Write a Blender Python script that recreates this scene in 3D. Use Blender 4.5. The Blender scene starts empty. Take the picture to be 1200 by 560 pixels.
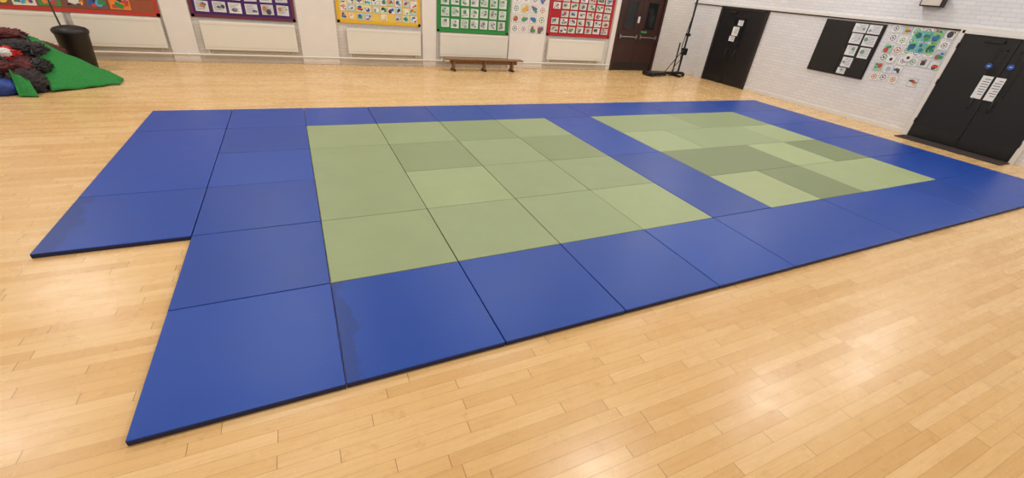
import bpy, bmesh, math, random
from mathutils import Matrix, Vector
random.seed(7)
D=bpy.data; scn=bpy.context.scene
scn.view_settings.view_transform='Standard'
scn.view_settings.look='None'
scn.view_settings.exposure=0.0

# ---------------------------------------------------------------- helpers
def s2l(c):
    return tuple(((v/255)/12.92 if v/255<=0.04045 else ((v/255+0.055)/1.055)**2.4) for v in c)
def link(o,parent=None):
    scn.collection.objects.link(o)
    if parent: o.parent=parent
    return o
def empty(name,loc=(0,0,0)):
    e=D.objects.new(name,None); e.location=loc; e.empty_display_size=.2
    scn.collection.objects.link(e); return e
class N:
    def __init__(s,mat):
        mat.use_nodes=True; s.t=mat.node_tree; s.b=s.t.nodes['Principled BSDF']
    def n(s,typ,**kw):
        x=s.t.nodes.new(typ)
        for k,v in kw.items(): setattr(x,k,v)
        return x
    def l(s,a,b): s.t.links.new(a,b)
    def put(s,sock,v):
        if isinstance(v,(int,float,tuple)): sock.default_value=v
        else: s.l(v,sock)
    def m(s,op,a,b=None,c=None):
        x=s.n('ShaderNodeMath',operation=op); s.put(x.inputs[0],a)
        if b is not None: s.put(x.inputs[1],b)
        if c is not None: s.put(x.inputs[2],c)
        return x.outputs[0]
    def mix(s,f,a,b,bt='MIX'):
        x=s.n('ShaderNodeMix',data_type='RGBA',blend_type=bt)
        s.put(x.inputs[0],f)
        for i,v in ((6,a),(7,b)):
            if isinstance(v,tuple): v=(*v[:3],1)
            s.put(x.inputs[i],v)
        return x.outputs[2]
    def noise(s,vec,scale,detail=3,rough=.5):
        x=s.n('ShaderNodeTexNoise'); x.inputs['Scale'].default_value=scale
        x.inputs['Detail'].default_value=detail; x.inputs['Roughness'].default_value=rough
        if vec is not None: s.l(vec,x.inputs['Vector'])
        return x.outputs[0]
    def bump(s,h,strength=.2,dist=.01):
        x=s.n('ShaderNodeBump'); x.inputs['Strength'].default_value=strength; x.inputs['Distance'].default_value=dist
        s.l(h,x.inputs['Height']); s.l(x.outputs[0],s.b.inputs['Normal'])
    def ramp(s,f,a,b):
        x=s.n('ShaderNodeMapRange'); s.l(f,x.inputs[0]); x.inputs[1].default_value=a; x.inputs[2].default_value=b
        x.clamp=True; return x.outputs[0]
def simple(name,rgb,rough=.5,metal=0,var=.06,scale=6,bump=0,bscale=80,spec=.5):
    m=D.materials.new(name); k=N(m); c=s2l(rgb)
    tc=k.n('ShaderNodeTexCoord').outputs['Object']
    f=k.noise(tc,scale,4)
    k.l(k.mix(f,tuple(v*(1-var*2) for v in c),tuple(min(1,v*(1+var*2)) for v in c)),k.b.inputs['Base Color'])
    k.b.inputs['Roughness'].default_value=rough; k.b.inputs['Metallic'].default_value=metal
    k.b.inputs['Specular IOR Level'].default_value=spec
    if bump: k.bump(k.noise(tc,bscale,3),bump,.005)
    return m
def mesh(name,verts,faces,mat,parent=None,smooth=False,loc=None):
    me=D.meshes.new(name); me.from_pydata(verts,[],faces); me.update()
    if mat: me.materials.append(mat)
    if smooth:
        for p in me.polygons: p.use_smooth=True
    o=D.objects.new(name,me)
    if loc: o.location=loc
    return link(o,parent)
def box(name,a,b,mat,parent=None,bev=0,seg=2):
    c=[(a[i]+b[i])/2 for i in range(3)]; h=[abs(b[i]-a[i])/2 for i in range(3)]
    bm=bmesh.new(); bmesh.ops.create_cube(bm,size=2)
    for v in bm.verts: v.co=Vector((v.co.x*h[0],v.co.y*h[1],v.co.z*h[2]))
    if bev: bmesh.ops.bevel(bm,geom=bm.edges[:],offset=bev,segments=seg,profile=.5,affect='EDGES')
    bmesh.ops.recalc_face_normals(bm,faces=bm.faces[:])
    me=D.meshes.new(name); bm.to_mesh(me); bm.free(); me.materials.append(mat)
    o=D.objects.new(name,me); o.location=c; link(o,parent)
    return o
def tube(name,pts,r,mat,parent=None,cyclic=False,seg=6):
    cu=D.curves.new(name,'CURVE'); cu.dimensions='3D'; cu.bevel_depth=r; cu.bevel_resolution=seg//2; cu.use_fill_caps=True
    sp=cu.splines.new('POLY'); sp.points.add(len(pts)-1)
    for p,q in zip(sp.points,pts): p.co=(*q,1)
    sp.use_cyclic_u=cyclic
    o=D.objects.new(name+'_c',cu); scn.collection.objects.link(o)
    dg=bpy.context.evaluated_depsgraph_get(); me=D.meshes.new_from_object(o.evaluated_get(dg))
    D.objects.remove(o); me.name=name; me.materials.clear(); me.materials.append(mat)
    for p in me.polygons: p.use_smooth=True
    return link(D.objects.new(name,me),parent)
def lathe(name,prof,mat,loc,parent=None,seg=32,axis='Z'):
    vs=[];fs=[]
    for r,z in prof:
        for i in range(seg):
            a=2*math.pi*i/seg
            p=(r*math.cos(a),r*math.sin(a),z)
            if axis=='X': p=(p[2],p[0],p[1])
            if axis=='Y': p=(p[0],p[2],p[1])
            vs.append(p)
    for j in range(len(prof)-1):
        for i in range(seg):
            k=(i+1)%seg
            fs.append((j*seg+i,j*seg+k,(j+1)*seg+k,(j+1)*seg+i))
    return mesh(name,vs,fs,mat,parent,True,loc)

# ---------------------------------------------------------------- materials
def m_floor():
    m=D.materials.new('maple_strip_floor'); k=N(m)
    pos=k.n('ShaderNodeNewGeometry').outputs['Position']
    sp=k.n('ShaderNodeSeparateXYZ'); k.l(pos,sp.inputs[0]); X,Y=sp.outputs[0],sp.outputs[1]
    H=.074; L=.95
    yr=k.m('DIVIDE',Y,H); row=k.m('FLOOR',yr)
    wr=k.n('ShaderNodeTexWhiteNoise',noise_dimensions='1D'); k.l(row,wr.inputs['W'])
    xo=k.m('ADD',k.m('DIVIDE',X,L),k.m('MULTIPLY',wr.outputs[0],9.7)); col=k.m('FLOOR',xo)
    cb=k.n('ShaderNodeCombineXYZ'); k.l(row,cb.inputs[0]); k.l(col,cb.inputs[1])
    wn=k.n('ShaderNodeTexWhiteNoise',noise_dimensions='2D'); k.l(cb.outputs[0],wn.inputs['Vector'])
    cr=k.n('ShaderNodeValToRGB'); k.l(wn.outputs[0],cr.inputs[0])
    e=cr.color_ramp.elements; e[0].position=0; e[0].color=(*s2l((206,166,110)),1); e[1].position=1; e[1].color=(*s2l((223,188,136)),1)
    x=e.new(.35); x.color=(*s2l((214,176,120)),1); x=e.new(.7); x.color=(*s2l((218,182,127)),1)
    # grain
    mp=k.n('ShaderNodeCombineXYZ'); k.l(k.m('ADD',k.m('MULTIPLY',X,1.3),k.m('MULTIPLY',wn.outputs[0],37.)),mp.inputs[0]); k.l(k.m('MULTIPLY',Y,22.),mp.inputs[1])
    g=k.noise(mp.outputs[0],3,6,.6)
    c=k.mix(k.m('MULTIPLY',k.ramp(g,.45,.75),.32),cr.outputs[0],s2l((178,132,78)))
    big=k.noise(pos,.9,3); c=k.mix(k.m('MULTIPLY',k.ramp(big,.4,.7),.2),c,s2l((198,150,90)))
    sm=k.noise(pos,9,5,.7); c=k.mix(k.m('MULTIPLY',k.ramp(sm,.58,.72),.3),c,s2l((160,114,66)))
    fy=k.m('FRACT',yr); fx=k.m('FRACT',xo)
    gy=k.m('LESS_THAN',fy,.032); gx=k.m('LESS_THAN',fx,.004)
    gap=k.m('MAXIMUM',k.m('MULTIPLY',gy,.4),k.m('MULTIPLY',gx,.65))
    c=k.mix(gap,c,s2l((96,60,32)))
    k.l(c,k.b.inputs['Base Color'])
    rn=k.noise(pos,5,4); 
    k.l(k.m('ADD',k.m('MULTIPLY',rn,.16),.19),k.b.inputs['Roughness'])
    hb=k.m('ADD',k.m('MULTIPLY',k.m('MAXIMUM',gy,gx),-1.),k.m('MULTIPLY',wn.outputs[0],.35))
    k.bump(hb,.12,.002)
    k.b.inputs['Specular IOR Level'].default_value=.45
    return m
def m_brick(name,base,axis,strength=.35):
    m=D.materials.new(name); k=N(m)
    pos=k.n('ShaderNodeNewGeometry').outputs['Position']
    sp=k.n('ShaderNodeSeparateXYZ'); k.l(pos,sp.inputs[0])
    cb=k.n('ShaderNodeCombineXYZ'); k.l(sp.outputs[axis],cb.inputs[0]); k.l(sp.outputs[2],cb.inputs[1])
    b=k.n('ShaderNodeTexBrick'); k.l(cb.outputs[0],b.inputs['Vector'])
    c=s2l(base)
    b.inputs['Color1'].default_value=(*c,1); b.inputs['Color2'].default_value=(*[v*.93 for v in c],1)
    b.inputs['Mortar'].default_value=(*[v*.78 for v in c],1)
    b.inputs['Scale'].default_value=1; b.inputs['Brick Width'].default_value=.225; b.inputs['Row Height'].default_value=.075
    b.inputs['Mortar Size'].default_value=.006; b.inputs['Mortar Smooth'].default_value=.4
    n=k.noise(pos,2.3,5)
    k.l(k.mix(k.m('MULTIPLY',k.ramp(n,.45,.8),.25),b.outputs[0],tuple(v*.8 for v in c)),k.b.inputs['Base Color'])
    k.b.inputs['Roughness'].default_value=.55
    h=k.m('ADD',k.m('MULTIPLY',b.outputs['Fac'],-1.),k.m('MULTIPLY',k.noise(pos,40,4),.35))
    k.bump(h,strength,.006)
    return m
def m_mat(name,rgb,shade=.12,stain=None,rough=.5,worn=.16,scuff=.2):
    m=D.materials.new(name); k=N(m); c=s2l(rgb)
    tc=k.n('ShaderNodeTexCoord').outputs['Object']
    pos=k.n('ShaderNodeNewGeometry').outputs['Position']
    oi=k.n('ShaderNodeObjectInfo').outputs['Random']
    v=k.m('ADD',k.m('MULTIPLY',oi,shade*2),1-shade)
    hv=k.n('ShaderNodeHueSaturation'); hv.inputs['Color'].default_value=(*c,1); k.l(v,hv.inputs['Value'])
    n=k.noise(pos,3.,5,.65)
    col=k.mix(k.m('MULTIPLY',k.ramp(n,.4,.8),worn*1.5),hv.outputs[0],tuple(min(1,x*1.45) for x in c))
    sp=k.n('ShaderNodeSeparateXYZ'); k.l(tc,sp.inputs[0])
    wx=k.m('SINE',k.m('MULTIPLY',sp.outputs[0],900.)); wy=k.m('SINE',k.m('MULTIPLY',sp.outputs[1],420.))
    w=k.m('MULTIPLY',wx,wy)
    fine=k.noise(tc,160,2)
    col=k.mix(k.m('MULTIPLY',k.ramp(fine,.45,.7),.24),col,tuple(x*.6 for x in c))
    for rz,sc_,lo in ((.7,(1.2,22,1),.64),(-.4,(.9,30,1),.66)):
        sc=k.n('ShaderNodeMapping'); k.l(pos,sc.inputs[0]); sc.inputs['Scale'].default_value=sc_; sc.inputs['Rotation'].default_value=(0,0,rz)
        scf=k.noise(sc.outputs[0],2.0,4,.6); col=k.mix(k.m('MULTIPLY',k.ramp(scf,lo,lo+.1),scuff),col,tuple(min(1,x*1.25+.07) for x in c))
    if stain:
        sx,dirx,wid=stain
        d=k.m('MULTIPLY',k.m('SUBTRACT',sp.outputs[0],sx),dirx)
        edge=k.m('ADD',k.m('ADD',d,k.m('MULTIPLY',k.noise(tc,5,3),.3)),k.m('MULTIPLY',k.m('ABSOLUTE',k.m('SUBTRACT',sp.outputs[1],.0)),.12))
        f=k.m('SUBTRACT',1.,k.ramp(edge,wid,wid+.015))
        col=k.mix(k.m('MULTIPLY',f,.42),col,tuple(x*.35 for x in c))
    k.l(col,k.b.inputs['Base Color'])
    k.l(k.m('ADD',k.m('MULTIPLY',n,.15),rough-.07),k.b.inputs['Roughness'])
    k.b.inputs['Specular IOR Level'].default_value=.36
    k.bump(k.m('ADD',w,k.m('MULTIPLY',fine,1.5)),.15,.001)
    return m
def m_attr():
    m=D.materials.new('printed_paper'); k=N(m)
    a=k.n('ShaderNodeAttribute',attribute_name='Col')
    tc=k.n('ShaderNodeTexCoord').outputs['Object']
    f=k.noise(tc,45,3)
    k.l(k.mix(k.m('MULTIPLY',k.ramp(f,.45,.7),.12),a.outputs['Color'],(.25,.22,.2)),k.b.inputs['Base Color'])
    k.b.inputs['Roughness'].default_value=.6; return m

M_floor=m_floor()
M_wallR=m_brick('painted_brick_side',(220,219,221),1)
M_wallB=m_brick('painted_brick_back',(216,211,205),0,.2)
M_plain=simple('painted_plaster',(220,216,210),.6,var=.02)
M_pier=simple('painted_pier',(224,218,211),.5,var=.03,scale=3)
M_ceil=simple('ceiling_paint',(232,232,232),.8,var=.01)
M_rad=simple('radiator_enamel',(222,218,206),.4,var=.015)
M_skirt=simple('skirting_paint',(200,192,180),.5)
BL=(16,63,150)
M_bluem=m_mat('mat_vinyl_blue',BL,.12,rough=.37)
M_blueL=m_mat('mat_vinyl_blue_worn_left',BL,.02,stain=(-.5,1,.31),rough=.37)
M_blueC=m_mat('mat_vinyl_blue_worn_side',BL,.02,stain=(-.5,1,.27),rough=.37)
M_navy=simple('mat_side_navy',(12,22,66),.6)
gr=lambda n,c: m_mat('mat_vinyl_green_'+n,c,.03,scuff=.08,rough=.48)
M_green={0:gr('mid',(138,151,111)),1:gr('light',(147,160,117)),2:gr('dark',(129,142,102)),3:gr('darkest',(118,130,92)),4:gr('pale',(154,166,121))}
M_gside=simple('mat_side_green',(60,70,42),.6)
M_blk=simple('black_paint',(20,19,22),.35,var=.1)
M_blk2=simple('black_plastic',(16,16,18),.45,var=.1)
M_brown=simple('door_brown',(58,34,30),.35,var=.12,scale=4)
M_frameW=simple('frame_paint',(216,212,206),.45,var=.02)
M_frameB=simple('frame_dark',(36,31,30),.4)
M_steel=simple('steel',(170,170,168),.3,metal=.9,var=.03)
M_glass=simple('wired_glass_dark',(26,29,31),.1,var=.1)
M_wood=simple('bench_wood',(128,90,54),.4,var=.12,scale=9)
M_grass=simple('green_turf_fabric',(30,122,48),.85,var=.3,scale=40,bump=.8,bscale=120)
M_red=simple('red_cloth',(186,34,32),.8,var=.15,bump=.5,bscale=20)
M_maroon=simple('maroon_cloth',(84,34,34),.85,var=.25,bump=.6,bscale=20)
M_grey=simple('grey_bag_cloth',(50,45,46),.85,var=.25,bump=.6,bscale=18)
M_white=simple('white_cloth',(215,212,208),.8,var=.05)
M_bluecl=simple('blue_vinyl',(22,56,132),.5,var=.1)
M_rub=simple('doormat_fibre',(50,40,36),.95,var=.25,scale=60,bump=.8,bscale=200)
M_paper=m_attr()

class Flat:
    """flat paper shapes pinned to a wall. u along wall, v up, d distance off the wall"""
    def __init__(s,wall,base): s.w=wall; s.base=base; s.v=[];s.f=[];s.c=[]
    def P(s,u,v,d): return (u,s.base-d,v) if s.w=='B' else (s.base-d,u,v)
    def poly(s,pts,d,col):
        i=len(s.v); s.v+= [s.P(p[0],p[1],d) for p in pts]; s.f.append(tuple(range(i,i+len(pts)))); s.c.append(s2l(col))
    def rect(s,u0,v0,u1,v1,d,col,ang=0):
        cx,cy=(u0+u1)/2,(v0+v1)/2; c,n=math.cos(ang),math.sin(ang)
        s.poly([(cx+(a-cx)*c-(b-cy)*n, cy+(a-cx)*n+(b-cy)*c) for a,b in ((u0,v0),(u1,v0),(u1,v1),(u0,v1))],d,col)
    def disc(s,u,v,r,d,col,n=14,sq=1):
        s.poly([(u+r*math.cos(2*math.pi*i/n),v+sq*r*math.sin(2*math.pi*i/n)) for i in range(n)],d,col)
    def sheet(s,u0,v0,u1,v1,d,pal,bg=(226,224,220),nshape=4,text=0,ang=None,rim=None,big=1.):
        w,h=u1-u0,v1-v0
        a=random.uniform(-.04,.04) if ang is None else ang
        if rim:
            s.rect(u0,v0,u1,v1,d,rim,a); s.rect(u0+.007,v0+.007,u1-.007,v1-.007,d+.0008,bg,a)
        else: s.rect(u0,v0,u1,v1,d,bg,a)
        if text:
            y=v1-h*.12
            while y>v0+h*.12:
                e=random.uniform(.55,.9)
                s.rect(u0+w*.1,y-h*.03,u0+w*e,y,d+.0012,(90,90,100)); y-=h*.11
        for i in range(nshape):
            c=random.choice(pal); r=random.uniform(.1,.26)*min(w,h)*big
            x=random.uniform(u0+r+.05*w,max(u0+r+.06*w,u1-r-.05*w)); y=random.uniform(v0+r+.03*h,max(v0+r+.04*h,v1-r-.03*h))
            if random.random()<.5: s.disc(x,y,r,d+.0015+.0006*i,c,sq=random.uniform(.7,1.2))
            else: s.rect(x-r,y-r*.6,x+r,y+r*.6,d+.0015+.0006*i,c,random.uniform(-.5,.5))
    def sketch(s,u0,v0,u1,v1,d,ang=0,tint=None):
        """line drawing: footballs and stars"""
        w,h=u1-u0,v1-v0; cx,cy=(u0+u1)/2,(v0+v1)/2
        s.rect(u0,v0,u1,v1,d,(170,168,166),ang); s.rect(u0+.005,v0+.005,u1-.005,v1-.005,d+.0008,random.choice([(228,228,226),(220,222,222),(226,224,214)]),ang)
        r=min(w,h)*random.uniform(.28,.4); ink=random.choice([(60,60,66),(60,60,66),(50,100,170),(50,140,80),(190,60,60)])
        for k in range(14):
            a0,a1=2*math.pi*k/14,2*math.pi*(k+1)/14; q=r*.84
            s.poly([(cx+r*math.cos(a0),cy+r*math.sin(a0)),(cx+r*math.cos(a1),cy+r*math.sin(a1)),(cx+q*math.cos(a1),cy+q*math.sin(a1)),(cx+q*math.cos(a0),cy+q*math.sin(a0))],d+.0018,ink)
        s.disc(cx,cy,r*.36,d+.002,ink,5)
        for k in range(5):
            a0=math.pi*.3+2*math.pi*k/5
            s.disc(cx+r*.68*math.cos(a0),cy+r*.68*math.sin(a0),r*.17,d+.0022,random.choice([ink,(80,80,84),(70,160,100),(220,150,50)]),5)
    def build(s,name,parent):
        me=D.meshes.new(name); me.from_pydata(s.v,[],s.f); me.materials.append(M_paper)
        at=me.color_attributes.new('Col','FLOAT_COLOR','CORNER'); j=0
        for f,c in zip(s.f,s.c):
            for _ in f: at.data[j].color=(*c,1); j+=1
        return link(D.objects.new(name,me),parent)

# ---------------------------------------------------------------- room shell
XL,XR,YF,YB,ZC=-6.5,13.2,-6.0,10.24,4.8
box('floor',(XL-.2,YF-.2,-.12),(XR+.2,YB+.2,0),M_floor)
box('wall_back',(XL-.2,YB,0),(XR+.2,YB+.2,ZC),M_wallB)
box('wall_right',(XR,YF,0),(XR+.2,YB,ZC),M_wallR)
box('wall_left',(XL-.2,YF,0),(XL,YB,ZC),M_plain)
box('wall_front',(XL-.2,YF-.2,0),(XR+.2,YF,ZC),M_plain)
box('ceiling',(XL-.2,YF-.2,ZC),(XR+.2,YB+.2,ZC+.15),M_ceil)
YP=10.17 # pier face
piers=[(-5.2,-4.5),(-1.38,-.9),(1.16,1.98),(4.06,4.42),(6.54,7.68),(10.02,10.18)]
for i,(a,b) in enumerate(piers):
    box('trim_%d'%(i+1),(a,YP,0),(b,YB,ZC),M_pier,bev=.006)
box('baseboard_back',(XL,YB-.03,0),(10.16,YB,.13),M_skirt,bev=.004)
box('baseboard_right',(XR-.02,3.02,0),(XR,7.38,.1),M_frameW,bev=.004)
box('baseboard_right.001',(XR-.02,YF,0),(XR,1.05,.1),M_frameW,bev=.004)
box('trim_7',(XR-.035,YF,2.13),(XR,YB,2.2),M_frameW,bev=.004)
box('trim_8',(XR-.02,YF,2.105),(XR,YB,2.13),M_frameB)  # dark strip painting in the shadow below the rail, not a separate moulding
# heating pipe along back wall
hp=empty('heating_pipe')
tube('pipe_run',[(-6.3,10.12,.17),(10.1,10.12,.17)],.018,M_rad,hp)
for i,x in enumerate([-5,-3,-1.1,1.5,3.2,4.2,5.5,7,9.9]):
    box('clip_%d'%i,(x-.015,10.1,.15),(x+.015,YB-.03,.19),M_rad,hp)

# radiators
for a,b in [(-4.4,-2.95),(-2.83,-1.43),(-.76,1.08),(2.2,4.0),(4.52,6.48),(7.8,9.78)]:
    r=empty('radiator',((a+b)/2,YB,.27))
    def rb(n,p,q,m,bev=0):
        o=box(n,p,q,m,r,bev); o.location-=r.location; return o
    rb('panel',(a,YB-.13,.27),(b,YB-.03,.84),M_rad,.012)
    rb('top_grille',(a+.02,YB-.12,.84),(b-.02,YB-.04,.852),M_skirt)
    rb('seam',(a+.015,YB-.134,.33),(b-.015,YB-.129,.334),M_skirt)
    rb('seam_2',(a+.015,YB-.134,.78),(b-.015,YB-.129,.784),M_skirt)
    rb('bracket_1',(a+.1,YB-.05,.2),(a+.13,YB-.001,.8),M_rad)
    rb('bracket_2',(b-.13,YB-.05,.2),(b-.1,YB-.001,.8),M_rad)
    rb('pipe_1',(a+.04,YB-.1,.15),(a+.065,YB-.075,.28),M_rad)

# display boards
PB=[(205,60,35),(235,130,40),(40,140,65),(40,85,165),(240,205,60),(40,30,32),(120,60,130),(80,170,195),(225,220,210)]
def board(a,b,v0,v1,back,border,cols,rows,pal,bg,text,nshape,fill=.84,big=1.,rim=None):
    e=empty('display_board',((a+b)/2,YB,v0))
    o=box('backing',(a,YB-.03,v0),(b,YB-.001,v1),simple('board_paper',back,.8,var=.04),e,.003); o.location-=e.location
    bm=simple('board_border',border,.6,var=.05); w=.06
    for nm,p,q in [('border_b',(a,v0),(b,v0+w)),('border_t',(a,v1-w),(b,v1)),('border_l',(a,v0),(a+w,v1)),('border_r',(b-w,v0),(b,v1))]:
        o=box(nm,(p[0],YB-.036,p[1]),(q[0],YB-.03,q[1]),bm,e); o.location-=e.location
    F=Flat('B',YB-.032)
    cw=(b-a-2*w-.04)/cols; ch=(v1-v0-2*w-.04)/rows
    for i in range(cols):
        for j in range(rows):
            if random.random()<.04: continue
            x=a+w+.02+cw*i+random.uniform(-.01,.01); y=v0+w+.02+ch*j+random.uniform(-.01,.01)
            F.sheet(x+cw*(1-fill)/2,y+ch*(1-fill)/2,x+cw*(1+fill)/2,y+ch*(1+fill)/2,.004+.0002*i,pal,random.choice(bg),nshape,text,big=big,rim=rim)
    o=F.build('papers',e); o.location-=e.location
board(-4.4,-1.42,.86,2.1,(150,80,50),(190,52,40),8,5,PB,[(222,190,150),(226,125,50),(70,140,80),(200,80,50),(226,220,206),(120,80,70)],0,8,.94,1.4)
board(-.88,1.12,.9,2.1,(64,26,96),(100,38,56),6,4,[(60,60,76),(130,130,140),(180,120,60),(90,80,150)],[(222,222,224),(208,210,210),(196,196,204)],1,2,.78)
board(2.02,4.02,.95,2.1,(222,190,90),(222,172,30),10,6,PB+[(226,224,220)]*3,[(224,222,216),(200,222,190),(230,214,176),(176,200,214),(236,196,120)],0,6,.88,1.25)
board(4.46,6.5,.87,2.1,(36,126,56),(34,134,56),7,4,[(120,126,122),(150,175,160),(70,130,90)],[(214,222,214),(200,214,202),(218,220,220)],1,3,.8,.8)
board(7.74,9.98,.92,2.1,(164,26,36),(174,30,42),7,5,[(40,66,50),(70,130,80),(170,56,56),(90,90,95),(60,90,150)],[(220,218,216),(206,214,198),(196,202,194)],1,4,.8)
# loose drawings pinned on the pier
F=Flat('B',YP)
for i in range(4):
    for j in range(5):
        x=6.56+i*.275; y=.95+j*.25
        if random.random()<.6: F.sheet(x,y,x+.23,y+.21,.003,[(100,100,110),(70,150,90),(200,80,60),(60,110,175),(220,175,60)],(218,218,216),6,0,rim=(140,138,136),big=1.3)
        else: F.sketch(x,y,x+.23,y+.21,.003)
e=empty('pupil_drawings',(7.1,YP,.95)); o=F.build('papers',e); o.location-=e.location

# ---------------------------------------------------------------- doors
def door_back():
    e=empty('door_1',(11.05,YB,0))
    a,b=10.2,11.92; y=YB-.04
    def bx(n,p,q,m,bev=0):
        o=box(n,p,q,m,e,bev); o.location-=e.location; return o
    bx('frame_l',(a-.02,YB-.1,0),(a+.06,YB,2.2),M_brown,.004); bx('frame_r',(b-.06,YB-.1,0),(b+.02,YB,2.2),M_brown,.004)
    bx('frame_top',(a,YB-.1,2.14),(b,YB,2.2),M_brown)
    mid=(a+b)/2
    for n,(p,q) in enumerate([(a+.06,mid-.004),(mid+.004,b-.06)]):
        bx('leaf_%d'%n,(p,y-.01,.01),(q,y+.035,2.14),M_brown,.004)
        c=(p+q)/2
        bx('glass_%d'%n,(c-.2,y-.015,1.25),(c+.2,y-.009,2.0),M_glass)
        for k,(u0,u1,w0,w1) in enumerate([(c-.23,c+.23,1.22,1.25),(c-.23,c+.23,2.0,2.03),(c-.23,c-.2,1.22,2.03),(c+.2,c+.23,1.22,2.03)]):
            bx('bead_%d%d'%(n,k),(u0,y-.022,w0),(u1,y-.008,w1),M_brown)
        bx('panic_bar_%d'%n,(p+.06,y-.09,1.0),(q-.06,y-.065,1.035),M_steel,.008)
        bx('bar_mount_a%d'%n,(p+.06,y-.08,.96),(p+.1,y-.008,1.08),M_steel); bx('bar_mount_b%d'%n,(q-.1,y-.08,.96),(q-.06,y-.008,1.08),M_steel)
        bx('kick_%d'%n,(p+.03,y-.014,.04),(q-.03,y-.009,.26),M_frameB)
    F=Flat('B',y-.012); F.rect(mid-.12,1.42,mid-.04,1.6,.012,(205,205,200)); F.rect(mid+.1,1.14,mid+.34,1.2,.012,(50,130,76))
    o=F.build('notices',e); o.location-=e.location
door_back()
def door_side(name,y0,y1,papers,discs,frame):
    e=empty(name,(XR,(y0+y1)/2,0)); x=XR-.03
    def bx(n,p,q,m,bev=0):
        o=box(n,p,q,m,e,bev); o.location-=e.location; return o
    bx('frame_l',(XR-.06,y1-.05,0),(XR,y1+.03,2.13),frame,.004); bx('frame_r',(XR-.06,y0-.03,0),(XR,y0+.05,2.13),frame,.004)
    bx('frame_top',(XR-.06,y0,2.07),(XR,y1,2.13),frame,.004)
    mid=(y0+y1)/2
    for n,(p,q) in enumerate([(y0+.05,mid-.004),(mid+.004,y1-.05)]):
        bx('leaf_%d'%n,(x-.01,p,.01),(x+.03,q,2.07),M_blk,.004)
        c=mid+(-.16 if n==0 else .16)
        bx('glass_%d'%n,(x-.014,c-.05,1.1),(x-.009,c+.05,1.85),M_glass)
        for k,(u0,u1,w0,w1) in enumerate([(c-.07,c+.07,1.08,1.1),(c-.07,c+.07,1.85,1.87),(c-.07,c-.05,1.08,1.87),(c+.05,c+.07,1.08,1.87)]):
            bx('bead_%d%d'%(n,k),(x-.02,u0,w0),(x-.008,u1,w1),M_blk2)
        bx('push_plate_%d'%n,(x-.014,c-.045,.75),(x-.009,c+.045,1.0),M_blk2)
        o=tube('handle_%d'%n,[(x-.01,c,.78),(x-.06,c,.78),(x-.06,c,.98),(x-.01,c,.98)],.01,M_frameB,e); o.location-=e.location
        bx('kick_%d'%n,(x-.014,p+.03,.04),(x-.009,q-.03,.25),M_blk2)
        h=p if n==0 else q
        for k,z in enumerate((.3,1.1,1.8)): bx('hinge_%d%d'%(n,k),(x-.03,h-.012,z),(x-.008,h+.012,z+.1),M_frameB)
    bx('closer',(x-.06,mid+.2,1.96),(x-.01,mid+.5,2.02),M_blk2,.005)
    F=Flat('R',x-.012)
    for (u0,v0,u1,v1) in papers: F.sheet(u0,v0,u1,v1,.01,[(60,60,70)],(226,226,226),0,1,ang=0)
    for (u,v) in discs:
        F.disc(u,v,.05,.01,(30,80,160),20); F.rect(u-.02,v-.006,u+.02,v+.006,.0125,(220,220,225))
    o=F.build('notices',e); o.location-=e.location
door_side('door_2',7.42,9.02,[(8.18,1.38,8.4,1.62),(8.24,1.22,8.44,1.36),(8.1,1.66,8.28,1.8)],[],M_frameB)
door_side('door_3',1.14,2.98,[(2.12,.98,2.28,1.4),(1.93,.98,2.08,1.4)],[(2.29,1.57),(1.98,1.6)],M_frameW)

# shuttered black noticeboard on right wall
e=empty('notice_cabinet',(XR,5.05,.9))
def bx(n,p,q,m,bev=0):
    o=box(n,p,q,m,e,bev); o.location-=e.location; return o
bx('carcass',(XR-.03,4.36,.9),(XR-.001,5.74,2.08),M_blk,.004)
bx('leaf_left',(XR-.045,5.04,.92),(XR-.03,5.72,2.06),M_blk2,.004)
bx('leaf_right',(XR-.045,4.38,.92),(XR-.03,5.03,2.06),M_blk2,.004)
bx('lock',(XR-.055,5.0,1.4),(XR-.045,5.07,1.5),M_frameB)
F=Flat('R',XR-.046)
for (u0,v0,u1,v1) in [(4.72,1.86,5.02,2.05),(4.42,1.86,4.7,2.05),(4.74,1.62,5.0,1.84),(4.42,1.6,4.7,1.83),(4.74,1.36,4.98,1.58),(4.44,1.34,4.68,1.57),(4.72,1.1,4.96,1.32),(4.78,.94,4.98,1.08)]:
    F.sheet(u0,v0,u1,v1,.003,[(150,150,160),(110,150,130)],(222,222,224),1,1,ang=0,rim=(170,170,172))
o=F.build('papers',e); o.location-=e.location
# pupils' artwork on the right wall
F=Flat('R',XR)
pal=[(60,60,70),(50,145,80),(200,60,60),(50,100,180),(225,170,60),(120,120,125),(40,40,45)]
for i in range(6):
    for j in range(6):
        if (i>=3 and j<2 and random.random()<.5): continue
        y=4.06-i*.2+random.uniform(-.02,.02); z=.94+j*.2+random.uniform(-.02,.02)
        a=random.uniform(-.1,.1)
        if random.random()<.55: F.sketch(y,z,y+.18,z+.17,.003+.0003*i,a)
        else: F.sheet(y,z,y+.18,z+.17,.003+.0003*i,pal,random.choice([(224,224,222),(214,218,214),(150,200,170),(170,200,210)]),5,0,ang=a,rim=(160,160,160),big=1.2)
for k in range(6): # painted green/blue leaf sheets
    cx,cz=3.62-.17*(k%3),1.62+.22*(k//3)
    F.sheet(cx,cz,cx+.16,cz+.2,.007+.0004*k,[(40,115,150),(70,150,70),(30,100,80),(120,180,110),(50,80,145)],[(105,190,150),(95,172,185),(130,190,115)][k%3],6,0,ang=random.uniform(-.15,.15),big=1.3)
F.disc(3.97,1.42,.085,.014,(225,225,225)); F.disc(3.97,1.42,.035,.016,(30,30,30),5)
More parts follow.
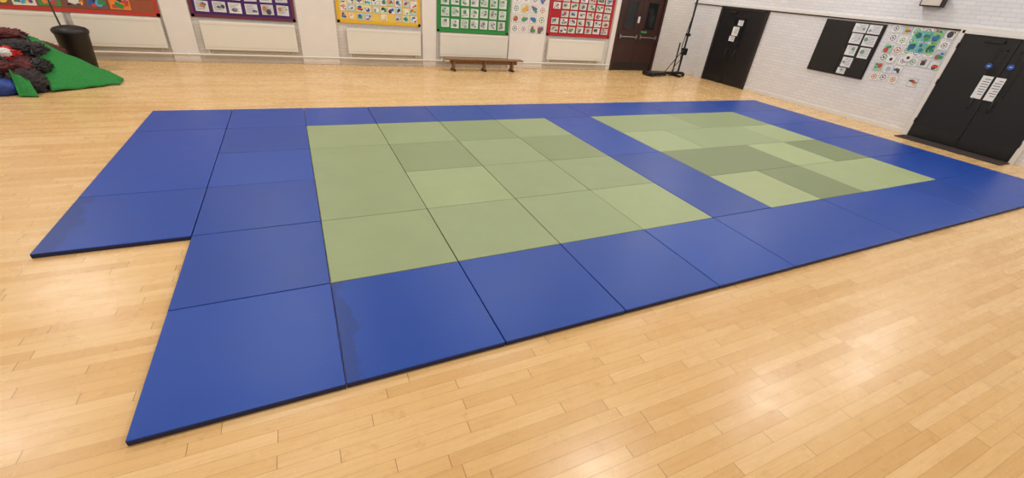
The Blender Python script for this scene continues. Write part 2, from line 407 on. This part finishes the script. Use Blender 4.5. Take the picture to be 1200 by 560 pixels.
F.disc(3.66,1.5,.08,.019,(225,225,222)); F.disc(3.66,1.5,.035,.0205,(40,40,45),5)
e=empty('pupil_artwork',(XR,3.6,.9)); o=F.build('papers',e); o.location-=e.location
# speaker high on right wall
e=empty('wall_speaker',(XR,3.7,2.5))
o=box('body',(XR-.16,3.5,2.48),(XR-.001,3.9,2.72),M_frameB,e,.02); o.location-=e.location
o=box('grille',(XR-.17,3.53,2.5),(XR-.158,3.87,2.7),M_skirt,e,.005); o.location-=e.location

# ---------------------------------------------------------------- judo mats
area=empty('judo_mat_area')
cnt=0
def judo(x0,y0,x1,y1,mt,side):
    global cnt; cnt+=1
    fx=lambda v: v if v<=6 else 6+(v-6)*.988
    x0,x1=fx(x0),fx(x1); g=.003; T=.04
    hx,hy=(x1-x0)/2-g,(y1-y0)/2-g
    bm=bmesh.new(); bmesh.ops.create_cube(bm,size=2)
    for v in bm.verts: v.co=Vector((v.co.x*hx,v.co.y*hy,v.co.z*T/2))
    bmesh.ops.bevel(bm,geom=[e for e in bm.edges],offset=.006,segments=3,profile=.5,affect='EDGES')
    bmesh.ops.recalc_face_normals(bm,faces=bm.faces[:])
    me=D.meshes.new('tatami_mat'); bm.to_mesh(me); bm.free(); me.materials.append(mt); me.materials.append(side)
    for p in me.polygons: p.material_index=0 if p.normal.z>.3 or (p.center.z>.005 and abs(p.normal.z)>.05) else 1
    o=D.objects.new('tatami_mat_%d'%cnt,me); link(o,area)
    o.location=((x0+x1)/2+random.uniform(-.001,.001),(y0+y1)/2+random.uniform(-.001,.001),T/2)
    o.rotation_euler=(0,0,math.radians(random.uniform(-.08,.08)))
B=lambda x0,y0,x1,y1,m=None: judo(x0,y0,x1,y1,m or M_bluem,M_navy)
G=lambda x0,y0,x1,y1,s: judo(x0,y0,x1,y1,M_green[s],M_gside)
B(-1,2,0,3,M_blueL); B(-1,3,0,5); B(-1,5,0,6)
for j in range(6): B(0,j,1,j+1)
B(1,0,2,1,M_blueC)
for i in (2,3,4): B(i,0,i+1,1)
B(5,0,7,1);B(7,0,9,1);B(9,0,10,1)
for j in range(6): B(10,j,12,j+1)
for i in (1,2,3): B(i,5,i+1,6)
B(4,5,6,6);B(6,5,8,6);B(8,5,10,6)
B(5,1,6,3);B(5,3,6,5)
G(1,1,2,2,0);G(2,1,3,2,0);G(3,1,4,2,0);G(4,1,5,2,1)
G(1,2,2,4,0);G(2,2,3,3,1);G(3,2,4,3,0);G(4,2,5,3,0)
G(2,3,3,4,2);G(3,3,4,4,0);G(4,3,5,4,2)
G(1,4,2,5,0);G(2,4,3,5,0);G(3,4,4,5,2);G(4,4,5,5,0)
G(6,1,7,2,4);G(7,1,8,2,3);G(8,1,10,2,1)
G(6,2,8,3,3);G(8,2,9,3,4);G(9,2,10,3,3)
G(6,3,7,4,1);G(7,3,9,4,0);G(9,3,10,4,1)
G(6,4,8,5,0);G(8,4,10,5,2)

# doormat
box('doormat',(12.68,1.15,0),(13.12,2.95,.015),M_rub,None,.005)

# ---------------------------------------------------------------- bench
e=empty('gym_bench',(5.6,9.68,0))
def bb(n,p,q,m,bev=0):
    o=box(n,p,q,m,e,bev); o.location-=e.location; return o
bb('top',(4.5,9.56,.27),(6.75,9.8,.305),M_wood,.006)
bb('rail',(4.65,9.66,.17),(6.6,9.7,.27),M_wood,.004)
for i,x in enumerate((4.75,5.62,6.45)):
    bb('leg_%d'%i,(x-.025,9.6,.04),(x+.025,9.76,.27),M_wood,.004)
    bb('foot_%d'%i,(x-.035,9.55,0),(x+.035,9.81,.045),M_frameB,.006)
bb('hook_l',(4.46,9.62,.2),(4.5,9.74,.29),M_steel,.004)

# ---------------------------------------------------------------- portable net posts (black, wheeled)
e=empty('badminton_post')
box('base_slab',(11.05,9.2,.03),(11.75,9.55,.12),M_blk2,e,.015)
box('base_beam',(11.7,9.3,.06),(12.6,9.42,.13),M_blk2,e,.01)
box('base_foot',(12.2,9.1,0),(12.3,9.7,.06),M_blk2,e,.01)
tube('post',[(12.42,9.4,.1),(12.42,9.4,2.45)],.03,M_blk2,e)
tube('post_inner',[(12.2,9.42,.1),(12.2,9.42,1.0)],.022,M_blk2,e)
tube('brace',[(11.8,9.36,.12),(12.4,9.4,.8)],.014,M_blk2,e)
tube('winch_handle',[(12.36,9.3,.75),(12.25,9.26,.8),(12.2,9.26,.62)],.012,M_frameB,e)
box('winch',(12.35,9.3,.65),(12.49,9.44,.85),M_blk2,e,.01)
box('collar',(12.36,9.34,1.2),(12.48,9.46,1.28),M_blk2,e,.01)
for i,(x,y) in enumerate([(11.15,9.16),(11.15,9.59),(12.5,9.24),(12.5,9.54)]):
    lathe('wheel_%d'%i,[(0,-.02),(.055,-.02),(.06,-.01),(.06,.01),(.055,.02),(0,.02)],M_blk2,(x,y,.06),e,axis='Y')
tube('net_cord',[(12.4,9.38,1.9),(12.3,9.36,1.3),(12.25,9.36,.9),(12.34,9.36,.5),(12.2,9.4,.3),(12.1,9.36,.14)],.012,M_blk2,e)

# ---------------------------------------------------------------- equipment heap on the left
from mathutils import noise as mn
def lump(name,loc,size,mat,parent,seed,amp=.25,rot=0,fold=.16):
    bm=bmesh.new(); bmesh.ops.create_icosphere(bm,subdivisions=5,radius=1)
    for v in bm.verts:
        p=v.co.copy(); n=mn.noise(p*1.3+Vector((seed,0,0)))*amp+abs(mn.noise(p*3.1+Vector((0,seed,0))))*amp*.7
        rdg=1-abs(mn.noise(Vector((p.x*3.2,p.y*3.2,p.z*5))+Vector((seed*2,seed,3))))*2
        n+=fold*(rdg**3)-fold*.5+ .03*mn.noise(p*11)
        q=p*(1+n)
        q=Vector((math.copysign(abs(q.x)**.8,q.x),math.copysign(abs(q.y)**.8,q.y),q.z))
        q=Vector((q.x*size[0],q.y*size[1],q.z*size[2]))
        if q.z+loc[2]<.0: q.z=-loc[2]
        v.co=q
    me=D.meshes.new(name); bm.to_mesh(me); bm.free(); me.materials.append(mat)
    for p in me.polygons: p.use_smooth=True
    o=D.objects.new(name,me); o.location=loc; o.rotation_euler=(0,0,rot); return link(o,parent)
def sheet(name,A,Bc,Cc,Dc,mat,parent,nu=28,nv=20,amp=.02,sag=.05,th=.02,seed=0):
    vs=[];fs=[]
    A,Bc,Cc,Dc=map(Vector,(A,Bc,Cc,Dc))
    for j in range(nv+1):
        for i in range(nu+1):
            u,v=i/nu,j/nv
            p=(A*(1-u)+Bc*u)*(1-v)+(Dc*(1-u)+Cc*u)*v
            p.z+= sag*math.sin(math.pi*u)*math.sin(math.pi*v)+amp*mn.noise(Vector((u*4+seed,v*3,0)))
            p.z=max(p.z,.012); vs.append(tuple(p))
    for j in range(nv):
        for i in range(nu):
            a=j*(nu+1)+i; fs.append((a,a+1,a+nu+2,a+nu+1))
    o=mesh(name,vs,fs,mat,parent,True)
    s=o.modifiers.new('thick','SOLIDIFY'); s.thickness=th; s.offset=1
    return o
e=empty('equipment_heap')
lump('bag_grey',(-3.4,8.3,.32),(.5,.4,.38),M_grey,e,1)
lump('bag_maroon',(-3.0,7.8,.22),(.36,.36,.24),M_maroon,e,4)
lump('bag_dark',(-3.45,7.55,.25),(.45,.4,.28),M_grey,e,9)
lump('coat_dark',(-2.95,8.1,.5),(.3,.26,.14),M_grey,e,41,fold=.3)
lump('coat_maroon',(-3.25,8.35,.66),(.32,.26,.1),M_maroon,e,44,fold=.3)
lump('bag_red',(-3.12,7.75,.48),(.25,.2,.1),M_red,e,12,fold=.3)
lump('bag_red_2',(-3.5,7.9,.56),(.28,.22,.12),M_red,e,52,fold=.3)
lump('bag_white',(-3.0,7.62,.52),(.1,.08,.06),M_white,e,15,fold=.3)
lump('bag_white_2',(-3.28,7.7,.58),(.09,.08,.05),M_white,e,17,fold=.3)
lump('bag_brown',(-2.85,8.5,.3),(.26,.28,.28),M_maroon,e,21)
lump('blue_roll',(-3.1,7.2,.1),(.28,.16,.14),M_bluecl,e,30,.08,fold=.05)
lump('cloth_front',(-2.76,7.4,.13),(.2,.2,.18),M_grey,e,33,fold=.3)
lump('cloth_black',(-2.72,7.75,.3),(.16,.2,.12),M_blk2,e,61,fold=.35)
lump('scarf_maroon',(-3.05,7.45,.34),(.22,.12,.08),M_maroon,e,64,fold=.35)
for i,(p) in enumerate([[(-3.5,7.6,.56),(-3.25,7.5,.62),(-3.05,7.55,.52),(-2.9,7.5,.36)],[(-2.95,8.2,.7),(-2.8,8.05,.66),(-2.75,7.85,.46)]]):
    tube('bag_strap_%d'%i,p,.018,M_blk2,e)
# green turf sheet draped down from heap to floor
g=empty('green_turf_mat')
sheet('turf',(-2.98,8.45,.68),(-1.82,8.2,.04),(-1.8,7.85,.03),(-2.5,7.3,.04),M_grass,g,amp=.04,sag=.05)
sheet('turf_flap',(-2.88,7.32,.34),(-2.66,7.2,.2),(-2.56,7.0,.02),(-2.78,7.02,.02),M_grass,g,amp=.02,sag=.03,seed=5)
# bin
b=empty('waste_bin',(-2.62,9.2,0))
lathe('tub',[(0,.0),(.19,0),(.2,.02),(.235,.6),(.25,.62),(.25,.65),(.225,.65),(.22,.6),(.185,.04),(0,.04)],M_blk2,(0,0,0),b)
lathe('swing_lid',[(.255,.63),(.26,.67),(.22,.71),(.12,.74),(0,.75)],M_blk2,(0,0,0),b)
tube('strap',[(-.1,-.02,.73),(-.16,.1,1.0),(-.24,.3,1.3)],.014,M_blk2,b)

# ---------------------------------------------------------------- lights
for x in (-4,.2,4.4,8.6,12):
    for y in (-3.5,1.0,5.0,8.6):
        fx=empty('ceiling_light',(x,y,ZC))
        o=box('housing',(-.65,-.33,-.09),(.65,.33,-.001),M_frameW,fx,.01)
        L=D.lights.new('tube_glow','AREA'); L.shape='RECTANGLE'; L.size=1.2; L.size_y=.5
        L.energy=(50 if y<0 else 58); L.color=(1.0,.985,.965)
        lo=D.objects.new('lamp',L); lo.location=(0,0,-.1); link(lo,fx)
w=D.worlds.new('world'); scn.world=w; w.use_nodes=True
w.node_tree.nodes['Background'].inputs[0].default_value=(.9,.95,1,1); w.node_tree.nodes['Background'].inputs[1].default_value=.3

# ---------------------------------------------------------------- camera
R=[[0.90564,-0.41438,0.08999],[-0.14258,-0.49744,-0.8557],[0.39935,0.76213,-0.50959]]
c=D.cameras.new('camera'); c.sensor_width=36; c.sensor_fit='HORIZONTAL'; c.lens=498/1200*36; c.clip_start=.05
co=D.objects.new('camera',c); scn.collection.objects.link(co)
r,d,f=(Vector(v).normalized() for v in R)
mw=Matrix(((r[0],-d[0],-f[0],1.0056),(r[1],-d[1],-f[1],-1.8269),(r[2],-d[2],-f[2],2.0676),(0,0,0,1)))
co.matrix_world=mw; scn.camera=co
